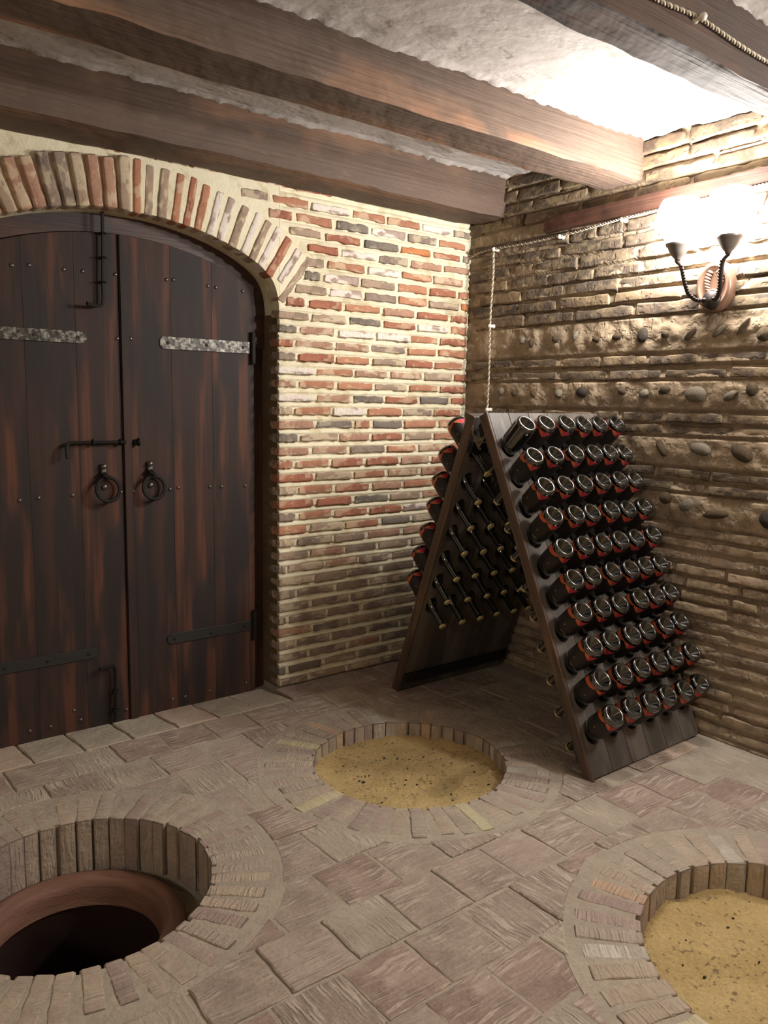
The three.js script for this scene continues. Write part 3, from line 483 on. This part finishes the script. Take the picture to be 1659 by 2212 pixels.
// ---------------------------------------------------------------- brick-rimmed pits
const ringBrick = Array.from({ length: 8 }, (_, i) => triUV(brickGeo(0.2, 0.045, 0.19, 3900 + i * 11, 0.004, 0.004), 'x', i * 0.17, i * 0.29));
PITS.forEach((P, pi) => {
  const t = thing('pit_rim', ['ring of upright bricks around the open buried jar', 'ring of upright bricks around the sandy pit in front of the rack', 'ring of upright bricks around the sandy pit at lower right'][pi], 'brick rim', [P.x, 0, P.z]);
  const n = Math.round((2 * Math.PI * P.r) / (pi === 2 ? 0.06 : 0.053));
  const s = new THREE.Shape(); s.absarc(0, 0, P.o + 0.034, 0, Math.PI * 2); const h = new THREE.Path(); h.absarc(0, 0, P.r + 0.018, 0, Math.PI * 2, true); s.holes.push(h);
  const g = new THREE.ExtrudeGeometry(s, { depth: 0.24, bevelEnabled: false, curveSegments: 64 }); g.rotateX(-Math.PI / 2); g.translate(0, -0.24, 0);
  part('mortar_ring', triUV(g, 'x'), floorMortar, t);
  for (let i = 0; i < n; i++) {
    const a = ((i + rr(-0.12, 0.12)) / n) * Math.PI * 2, L = P.o - P.r + rr(-0.03, 0.004), w = ((2 * Math.PI * (P.r + 0.03)) / n) * rr(0.8, 0.95);
    const hold = new THREE.Group();
    const b = part('brick', ringBrick[i % 8], null, t, [Math.cos(a) * (P.r + L / 2 + rr(-0.004, 0.004)), rr(0.001, 0.004), Math.sin(a) * (P.r + L / 2)]);
    b.rotation.set(-Math.PI / 2, 0, -a); b.scale.set(L / 0.2, w / 0.045, 1); void hold;
    b.material = pi && rnd() < (pi === 2 ? 0.34 : 0.16) ? pick(ringAccent) : pick(ringMats);
  }
  // earth closing the pit round the jar or below the sand
  const bed = new THREE.RingGeometry(pi ? 0.001 : 0.3, P.r + 0.03, 48, 1); bed.rotateX(-Math.PI / 2); bed.translate(0, -0.23, 0); part('earth_bed', triUV(bed, 'x'), mud, t);
});
{
  const jar = thing('buried_jar', 'large clay wine jar sunk in the floor with its round mouth open', 'jar', [-2.588, 0, 1.062]);
  const vesselMat = M({ map: clayMap, color: 0x6a564e, roughness: 0.8 });
  part('vessel', lathe([[0.262, -0.185], [0.258, -0.2], [0.262, -0.26], [0.3, -0.4], [0.4, -0.75], [0.42, -1.0], [0.34, -1.3], [0.12, -1.55], [0.001, -1.6]], 56), vesselMat, jar);
  part('lip', lathe([[0.25, -0.25], [0.256, -0.19], [0.268, -0.168], [0.3, -0.16], [0.326, -0.168], [0.334, -0.185], [0.326, -0.215], [0.3, -0.24]], 64), clay, jar);
}
function sandDisc(P, y0, label, print, seed, slope) {
  const g = new THREE.RingGeometry(0.0005, P.r + 0.03, 64, 28), p = g.attributes.position, uv = new Float32Array(p.count * 2);
  for (let i = 0; i < p.count; i++) { const x = p.getX(i), z = -p.getY(i), r = Math.hypot(x, z) / P.r; const h = y0 + slope[0] * x + slope[1] * z + (seed === 4200 ? 0.034 : 0.02) * wn(x * 5, z * 5, seed, 3) + 0.006 * wn(x * 24, z * 24, seed + 1, 2) + 0.012 * ss(0.75, 1.05, r) * (1 + wn(x * 9, z * 9, seed + 2, 2)); p.setXYZ(i, x, h, z); uv[i * 2] = x + 0.5; uv[i * 2 + 1] = z + 0.5; }
  g.setAttribute('uv', new THREE.BufferAttribute(uv, 2)); g.computeVertexNormals();
  if (g.attributes.normal.getY(5) < 0) { g.index.array.reverse(); g.computeVertexNormals(); }
  const t = thing('sand', label, 'sand', [P.x, 0, P.z]); t.userData.kind = 'stuff';
  part('sand_surface', g, M({ map: sandMap, bumpMap: sandBump(print, seed + 50), bumpScale: 0.016, roughness: 1 }), t);
  const ico = new THREE.IcosahedronGeometry(1, 1), list = [];
  for (let i = 0; i < 46; i++) { const a = rr(0, 6.28), r = Math.sqrt(rnd()) * P.r * 0.9, s = rr(0.0015, 0.0045) * (i < 4 ? 1.9 : 1), x = Math.cos(a) * r, z = Math.sin(a) * r; const q = ico.clone(); q.scale(s * 1.4, s * 0.8, s); q.translate(x, y0 + slope[0] * x + slope[1] * z + (seed === 4200 ? 0.034 : 0.02) * wn(x * 5, z * 5, seed, 3) + 0.006 * wn(x * 24, z * 24, seed + 1, 2) + 0.001, z); list.push(q); }
  part('pebbles', join(list), stoneMats[2], t).userData.kind = 'stuff';
  return t;
}
sandDisc(PITS[1], -0.062, 'sand filling the brick pit in front of the bottle rack, marked by a shoe print', [[0.06, 0.16, -0.3, 0.13, 0.05, 560], [0.26, 0.12, -0.2, 0.09, 0.05, 560]], 4100, [-0.01, 0.03]);
sandDisc(PITS[2], -0.1, 'loose yellow sand in the brick pit at lower right', [[0.12, 0.1, 0.7, 0.06, 0.04, 520]], 4200, [0.0, 0.02]);

// ---------------------------------------------------------------- bottle rack
const TH = Math.atan2(0.655, 1.42), TL = Math.atan2(0.5, 1.415), W = 0.785;
const COLS = [-0.712, -0.584, -0.458, -0.334, -0.212, -0.092], S = [1.454, 1.313, 1.179, 1.048, 0.912, 0.783, 0.649, 0.513, 0.377, 0.237];
const PHI = 0.78, TK = 0.045;                         // bottle tilt above level; panel thickness
const rack = thing('bottle_rack', 'dark wooden riddling rack of two hinged panels standing open like a tent in the corner', 'wine rack', [0, 0, 0]);
function panel(th, len, rows) {
  const g = sub('panel', rack), edges = [-0.7715, -0.648, -0.521, -0.396, -0.273, -0.152, -0.034], dl = PHI - th;
  for (let i = 0; i < 6; i++) {
    const x0 = edges[i] + 0.0012, x1 = edges[i + 1] - 0.0012, s = new THREE.Shape(); s.moveTo(x0, 0.012); s.lineTo(x1, 0.012); s.lineTo(x1, len); s.lineTo(x0, len); s.closePath();
    for (const sk of rows) { const h = new THREE.Path(); h.absellipse(COLS[i], sk - Math.tan(dl) * (0.14 + TK * 0.5), 0.038, 0.043, 0, Math.PI * 2, true); s.holes.push(h); }
    const q = new THREE.ExtrudeGeometry(s, { depth: TK - 0.004, bevelEnabled: true, bevelSize: 0.0018, bevelThickness: 0.002, bevelOffset: -0.0018, bevelSegments: 1, curveSegments: 14 }); q.translate(0, 0, -TK + 0.002);
    part('plank', triUV(q, 'y', i * 0.31, i * 0.17), rackWood, g);
  }
  part('edge_board', triUV(chamBox(0.013, len, TK + 0.004, 0.003), 'y', 0.02, 0.3), edgeWood, g, [-W + 0.0065, len / 2, -TK / 2]);
  part('edge_board', triUV(chamBox(0.006, len - 0.02, TK, 0.002), 'y', 0.02, 0.3), edgeWood, g, [-0.0305, len / 2 + 0.01, -TK / 2]);
  for (const y of [0.1, len - 0.14]) part('batten', triUV(chamBox(W - 0.06, 0.05, 0.022, 0.003), 'x'), blackWood, g, [-W / 2 - 0.015, y, -TK - 0.011]);
  return g;
}
const lenR = 1.42 / Math.cos(TH) - 0.005, lenL = 1.415 / Math.cos(TL) - 0.005;
const pR = panel(TH, lenR, S); pR.position.set(0, 0.0, 1.6); pR.rotation.x = -TH;
// the far panel is the same, turned to face the door wall
const SL = S.slice(0, 7).map((s) => s - (S[0] - 1.4));
const pL = panel(TL, lenL, SL); pL.scale.z = 1; pL.position.set(0, 0, 0.335);
pL.rotation.x = TL; for (const c of pL.children) { c.scale.z *= -1; c.position.z *= -1; }
{
  const q = new THREE.Shape([[0.0, 0.0], [0.045, 0.035], [0.05, -0.02], [0.04, -0.075], [-0.0, -0.085], [-0.02, -0.02]].map((p) => new THREE.Vector2(...p)));
  const g = new THREE.ExtrudeGeometry(q, { depth: 0.03, bevelEnabled: true, bevelSize: 0.002, bevelThickness: 0.002, bevelSegments: 1 }); g.rotateY(-Math.PI / 2);
  part('hinge_block', triUV(g, 'y'), blackWood, rack, [-0.72, 1.375, 0.89]);
  const links = []; const chain = (pts) => { const c = new THREE.CatmullRomCurve3(pts.map((p) => new THREE.Vector3(...p))), n = Math.round(c.getLength() / 0.0085); for (let i = 0; i < n; i++) { const p = c.getPointAt(i / n), d = c.getTangentAt(i / n); const k = new THREE.TorusGeometry(0.0042, 0.0013, 5, 10); k.scale(1, 1.35, 1); const m = new THREE.Matrix4().makeRotationFromQuaternion(new THREE.Quaternion().setFromUnitVectors(new THREE.Vector3(0, 1, 0), d).multiply(new THREE.Quaternion().setFromAxisAngle(new THREE.Vector3(0, 1, 0), i % 2 ? Math.PI / 2 : 0))); k.applyMatrix4(m); k.translate(p.x, p.y, p.z); links.push(k); } };
  const x = -0.778; chain([[x, 1.36, 0.86], [x, 1.315, 0.868], [x, 1.3, 0.9], [x, 1.305, 0.93], [x, 1.36, 0.955]]); chain([[x, 1.312, 0.87], [x - 0.003, 1.29, 0.9], [x, 1.31, 0.93]]); chain([[x, 1.305, 0.875], [x - 0.003, 1.27, 0.905], [x, 1.303, 0.93]]); chain([[x, 1.28, 0.9], [x - 0.002, 1.262, 0.905], [x, 1.256, 0.917]]);
  part('chain', join(links), M({ color: 0x9c8b70, metalness: 0.7, roughness: 0.4 }), rack);
}
// bottles: built neck up along +y from the foot, then cloned into the holes
const labelTex = (() => {
  const c = document.createElement('canvas'); c.width = 512; c.height = 256; const g = c.getContext('2d');
  g.fillStyle = '#15110f'; g.fillRect(0, 0, 512, 256);
  const poly = (col, pts) => { g.fillStyle = col; g.beginPath(); pts.forEach(([x, y], i) => (i ? g.lineTo(x * 512, y * 256) : g.moveTo(x * 512, y * 256))); g.closePath(); g.fill(); };
  g.strokeStyle = '#50352a'; g.lineWidth = 1.6; for (let i = 0; i < 11; i++) { g.beginPath(); g.moveTo(110, 84 + i * 13); g.quadraticCurveTo(250, 50 + i * 15, 440, 96 + i * 13); g.stroke(); }
  poly('#c05a30', [[0.52, 0], [0.88, 0], [0.9, 0.3], [0.74, 0.22], [0.6, 0.15], [0.54, 0.06]]);
  poly('#c46236', [[0.42, 0], [0.53, 0], [0.5, 0.1], [0.36, 0.3]]);
  poly('#a82c38', [[0.2, 0.02], [0.42, 0], [0.36, 0.3], [0.32, 0.27]]);
  g.fillStyle = '#9a7440'; g.beginPath(); for (let i = 0; i < 8; i++) { const a = (i / 8) * 6.2832, r = i % 2 ? 6 : 15; g.lineTo(300 + r * Math.cos(a), 170 + r * Math.sin(a)); } g.fill();
  const t = new THREE.CanvasTexture(c); t.colorSpace = THREE.SRGBColorSpace; t.flipY = false; t.magFilter = THREE.LinearFilter; return t;
})();
const labelMat = M({ map: labelTex, roughness: 0.55 });
const R0 = 0.047;
const footGeo = lathe([[0.0315, 0.0045], [0.0328, 0.0014], [0.0345, 0.0005], [0.037, 0.0001], [0.0395, 0.0005], [0.0415, 0.0015], [0.0428, 0.004]], 36);
const glassGeo = lathe([[0.0005, 0.036], [0.006, 0.033], [0.0315, 0.0045], [0.033, 0.0024], [0.041, 0.0026], [0.0445, 0.0055], [0.0463, 0.0095], [R0, 0.0145], [R0, 0.12], [0.0462, 0.132], [0.0435, 0.148], [0.0375, 0.166], [0.0295, 0.184], [0.0225, 0.2], [0.0182, 0.216], [0.0162, 0.24], [0.0152, 0.29], [0.0152, 0.304], [0.0172, 0.306], [0.0172, 0.314], [0.015, 0.317], [0.0005, 0.317]], 36);
const capGeo = lathe([[0.0176, 0.311], [0.0186, 0.313], [0.018, 0.318], [0.016, 0.3205], [0.0005, 0.321]], 20);
const LABEL_ARC = 4.19;
const labelGeo = new THREE.CylinderGeometry(R0 + 0.0007, R0 + 0.0007, 0.096, 36, 1, true, 0, LABEL_ARC).translate(0, 0.07, 0);
{ const uv = labelGeo.attributes.uv; for (let i = 0; i < uv.count; i++) uv.setXY(i, uv.getX(i), labelGeo.attributes.position.getY(i) > 0.07 ? 1 : 0); }
function bottleProto() { const b = new THREE.Group(); const m = (n, g, mt) => { const o = new THREE.Mesh(g, mt); o.name = n; o.castShadow = o.receiveShadow = true; b.add(o); }; m('glass', glassGeo, glass); m('foot_ring', footGeo, footMat); m('label', labelGeo, labelMat); m('cap', capGeo, capMat); return b; }
const proto = bottleProto();
const ORD = ['first', 'second', 'third', 'fourth', 'fifth', 'sixth'], ROW = ['top row', 'second row down', 'third row down', 'fourth row down', 'fifth row down', 'sixth row down', 'seventh row down', 'third row up', 'second row up', 'bottom row'];
let nb = 0;
function setBottle(base, axis, spin, label, group) {      // base: centre of the foot; axis: from neck to foot
  const b = nb++ ? proto.clone() : proto; b.name = numbered('wine_bottle'); scene.add(b);
  b.quaternion.setFromUnitVectors(new THREE.Vector3(0, 1, 0), axis.clone().negate());
  const c = new THREE.Vector3(-0.76, 0.1, 0.64).applyQuaternion(b.quaternion.clone().invert()); b.rotateY(Math.atan2(c.x, c.z) - LABEL_ARC / 2 + spin);
  b.position.copy(base); tag(b, label, 'bottle', group);
}
const jit = () => rr(-0.005, 0.005);
for (let r = 0; r < 10; r++) for (let c = 0; c < 6; c++) {
  const n = new THREE.Vector3(0, Math.sin(TH), Math.cos(TH)), u = new THREE.Vector3(0, Math.cos(TH), -Math.sin(TH));
  const base = new THREE.Vector3(COLS[c] + jit(), 0, 1.6).addScaledVector(u, S[r] + jit() * 0.6).addScaledVector(n, 0.14 + jit() * 1.4);
  const first = r === 0 && c === 0;
  const axis = new THREE.Vector3(-0.05 + jit() * 3, Math.sin(PHI), Math.cos(PHI)).normalize();
  setBottle(base, axis, first ? 3.1 : rr(-0.28, 0.28), first ? 'black bottle with no label showing at the near end of the top row, rack front' : `black bottle in the ${ROW[r]} of the rack front, ${ORD[c]} from the near end`, 'bottles on the front panel of the rack');
}
for (let r = 0; r < 7; r++) for (let c = 0; c < 6; c++) {
  const n = new THREE.Vector3(0, Math.sin(TL), -Math.cos(TL)), u = new THREE.Vector3(0, Math.cos(TL), Math.sin(TL));
  const base = new THREE.Vector3(COLS[c] + jit(), 0, 0.335).addScaledVector(u, SL[r] + jit() * 0.6).addScaledVector(n, 0.14 + jit());
  const axis = new THREE.Vector3(jit() * 2, Math.sin(PHI), -Math.cos(PHI)).normalize();
  setBottle(base, axis, rr(-0.2, 0.2), c ? `bottle neck poking through the far rack panel, ${ROW[r]}, ${ORD[c]} from near edge` : `bottle jutting toward the brick wall from the far panel's near edge, ${ROW[r]}`, 'bottles on the far panel of the rack');
}

// ---------------------------------------------------------------- wall lamp and its added unseen fill copies
function sconce(z, label, power, x0 = 0, turn = -Math.PI / 2) {
  const t = thing('wall_lamp', label, 'wall lamp', [x0, 0, z]); t.rotation.y = turn;       // local x along the wall, local z out of it
  const prof = [[0.0005, 0.02], [0.052, 0.022], [0.062, 0.034], [0.07, 0.036], [0.078, 0.028], [0.082, 0.008], [0.082, -0.03]];
  const plate = lathe(prof.slice().reverse(), 48); plate.rotateX(Math.PI / 2); plate.scale(1, 1.28, 1); part('backplate', plate, bronze, t, [0, 1.958, 0.012]);
  const leaves = []; for (const s of [-1, 1]) for (let i = 0; i < 8; i++) { const q = new THREE.SphereGeometry(0.011, 10, 8); q.scale(1.5, 0.65, 0.6); q.rotateZ(s * 0.5); q.translate(s * (0.018 + 0.012 * Math.sin((i / 7) * 3)), 1.93 + i * 0.0125, 0.038); leaves.push(q); }
  leaves.push(new THREE.SphereGeometry(0.014, 12, 10).scale(1.2, 1, 0.8).translate(0, 1.915, 0.048), new THREE.TorusGeometry(0.026, 0.006, 8, 20, Math.PI).translate(0, 1.915, 0.044));
  part('ornament', join(leaves), bronze, t);
  part('socket', lathe([[0.0005, 0.05], [0.034, 0.045], [0.042, 0.02], [0.036, 0], [0.0005, 0]], 24).rotateX(Math.PI / 2), bronzeDark, t, [0, 1.9, 0.02]);
  for (const s of [-1, 1]) {
    const x = s * 0.112, zc = 0.14;
    const arm = tube([[s * 0.01, 1.905, 0.055], [s * 0.045, 1.9, 0.085], [s * 0.072, 1.93, 0.11], [s * 0.083, 1.985, 0.13], [s * 0.094, 2.04, 0.14], [s * 0.116, 2.062, 0.142]], 0.0085, 40, 8), p = arm.attributes.position;
    const bead = []; for (let i = 0; i < 16; i++) { const a = 0.1 + i * 0.05, c = new THREE.CatmullRomCurve3([[s * 0.01, 1.905, 0.055], [s * 0.045, 1.9, 0.085], [s * 0.072, 1.93, 0.11], [s * 0.083, 1.985, 0.13], [s * 0.094, 2.04, 0.14], [s * 0.116, 2.062, 0.142]].map((q) => new THREE.Vector3(...q)), false, 'catmullrom', 0.4).getPointAt(a); bead.push(new THREE.SphereGeometry(0.0055, 8, 6).translate(c.x - s * 0.006, c.y + 0.002, c.z + 0.004)); }
    void p; part('arm', join([arm, ...bead]), bronzeDark, t);
    part('cup', lathe([[0.0005, 2.06], [0.011, 2.062], [0.013, 2.07], [0.024, 2.082], [0.036, 2.1], [0.044, 2.118], [0.05, 2.122], [0.052, 2.132], [0.048, 2.134], [0.04, 2.124], [0.0005, 2.1]], 36), cupMetal, t, [x, 0, zc]);
    const shade = lathe([[0.0005, 2.126], [0.035, 2.128], [0.046, 2.14], [0.07, 2.162], [0.088, 2.195], [0.096, 2.23], [0.092, 2.268], [0.08, 2.298], [0.074, 2.308], [0.0005, 2.312]], 40);
    const so = part('lamp_shade', shade, new THREE.MeshStandardMaterial({ color: 0xffffff, roughness: 0.4, emissive: LAMP_COLOR, emissiveIntensity: SHADE_GLOW }), t, [x, 0, zc]); so.castShadow = false;
    const L = new THREE.PointLight(LAMP_COLOR, power, 0, 2); L.castShadow = true; L.shadow.radius = 3.5; L.position.set(x, 2.222, zc); t.add(L); L.name = 'bulb_light';
  }
  return t;
}
sconce(1.515, 'bronze two-armed wall lamp with glowing glass shades on the old brick wall', LAMP);
sconce(3.05, 'added unseen bronze fill lamp, further along the old brick wall, away from the corner', FILL_LAMP_2);  // copy added out of view to brighten the floor and rack front
sconce(3.4, 'added unseen bronze fill lamp, on the plain wall opposite the rack', FILL_LAMP_3, -5.4, Math.PI / 2);  // copy added out of view, fill for the lower right wall and floor

// ---------------------------------------------------------------- old twisted cable on porcelain knobs
function cable(pts, label, seed) {
  const c = new THREE.CatmullRomCurve3(pts.map((p) => new THREE.Vector3(...p)), false, 'catmullrom', 0.3), L = c.getLength(), n = Math.round(L / 0.0028), fr = c.computeFrenetFrames(n, false);
  const t = thing('twisted_cable', label, 'cable', [0, 0, 0]);
  for (let s = 0; s < 2; s++) { const q = []; for (let i = 0; i <= n; i++) { const a = (i / n) * (L / 0.03) * Math.PI * 2 + s * Math.PI, p = c.getPointAt(i / n); q.push(p.addScaledVector(fr.normals[i], 0.0034 * Math.cos(a)).addScaledVector(fr.binormals[i], 0.0034 * Math.sin(a))); } part('strand', new THREE.TubeGeometry(new THREE.CatmullRomCurve3(q), n, 0.0034, 5), s ? cableDark : cableMat, t); }
  return t;
}
cable([[-0.012, 2.27, 0.008], [-0.028, 2.281, 0.1], [-0.034, 2.284, 0.215], [-0.034, 2.281, 0.45], [-0.036, 2.285, 0.67], [-0.048, 2.292, 0.86], [-0.05, 2.304, 1.04], [-0.05, 2.311, 1.25], [-0.05, 2.324, 1.6], [-0.05, 2.338, 2.1], [-0.05, 2.35, 2.6]], 'twisted pale cable running along the old wall under the timber strip', 1);
cable([[-0.036, 2.276, 0.215], [-0.034, 2.15, 0.217], [-0.034, 1.98, 0.208], [-0.036, 1.876, 0.208], [-0.034, 1.65, 0.21], [-0.036, 1.42, 0.209], [-0.034, 1.2, 0.21]], 'twisted pale cable hanging straight down the old wall behind the rack', 2);
cable([[-2.6, 2.535, 2.012], [-1.9, 2.528, 2.014], [-1.3, 2.531, 2.013], [-1.068, 2.543, 2.016], [-0.8, 2.53, 2.014], [-0.5, 2.526, 2.014], [-0.03, 2.54, 2.014]], 'twisted pale cable fixed along the side of the dark beam at upper right', 3);
const knobGeo = lathe([[0.0005, 0], [0.011, 0], [0.011, 0.012], [0.0075, 0.017], [0.0075, 0.024], [0.0115, 0.03], [0.011, 0.038], [0.006, 0.043], [0.0005, 0.044]], 20);
const knobs = [[[-0.004, 2.282, 0.218], 1, 'white porcelain knob where the hanging cable leaves the wall cable'], [[-0.004, 2.282, 0.672], 1, 'white porcelain knob under the dark left end of the timber strip'], [[-0.012, 2.302, 1.042], 1, 'white porcelain knob on the wall cable just left of the lamp'], [[-0.004, 1.876, 0.208], 1, 'white porcelain knob halfway down the hanging cable'], [[-0.004, 1.42, 0.209], 1, 'white porcelain knob on the hanging cable just above the rack top'], [[-1.068, 2.54, 1.998], 0, 'porcelain knob holding the cable on the side of the dark ceiling beam']];
for (const [p, w, label] of knobs) { const o = mesh(numbered('porcelain_knob'), knobGeo, porcelain); o.position.set(...p); if (w) o.rotation.z = Math.PI / 2; else o.rotation.x = Math.PI / 2; tag(o, label, 'insulator', 'porcelain cable knobs'); }

renderer.render(scene, camera);
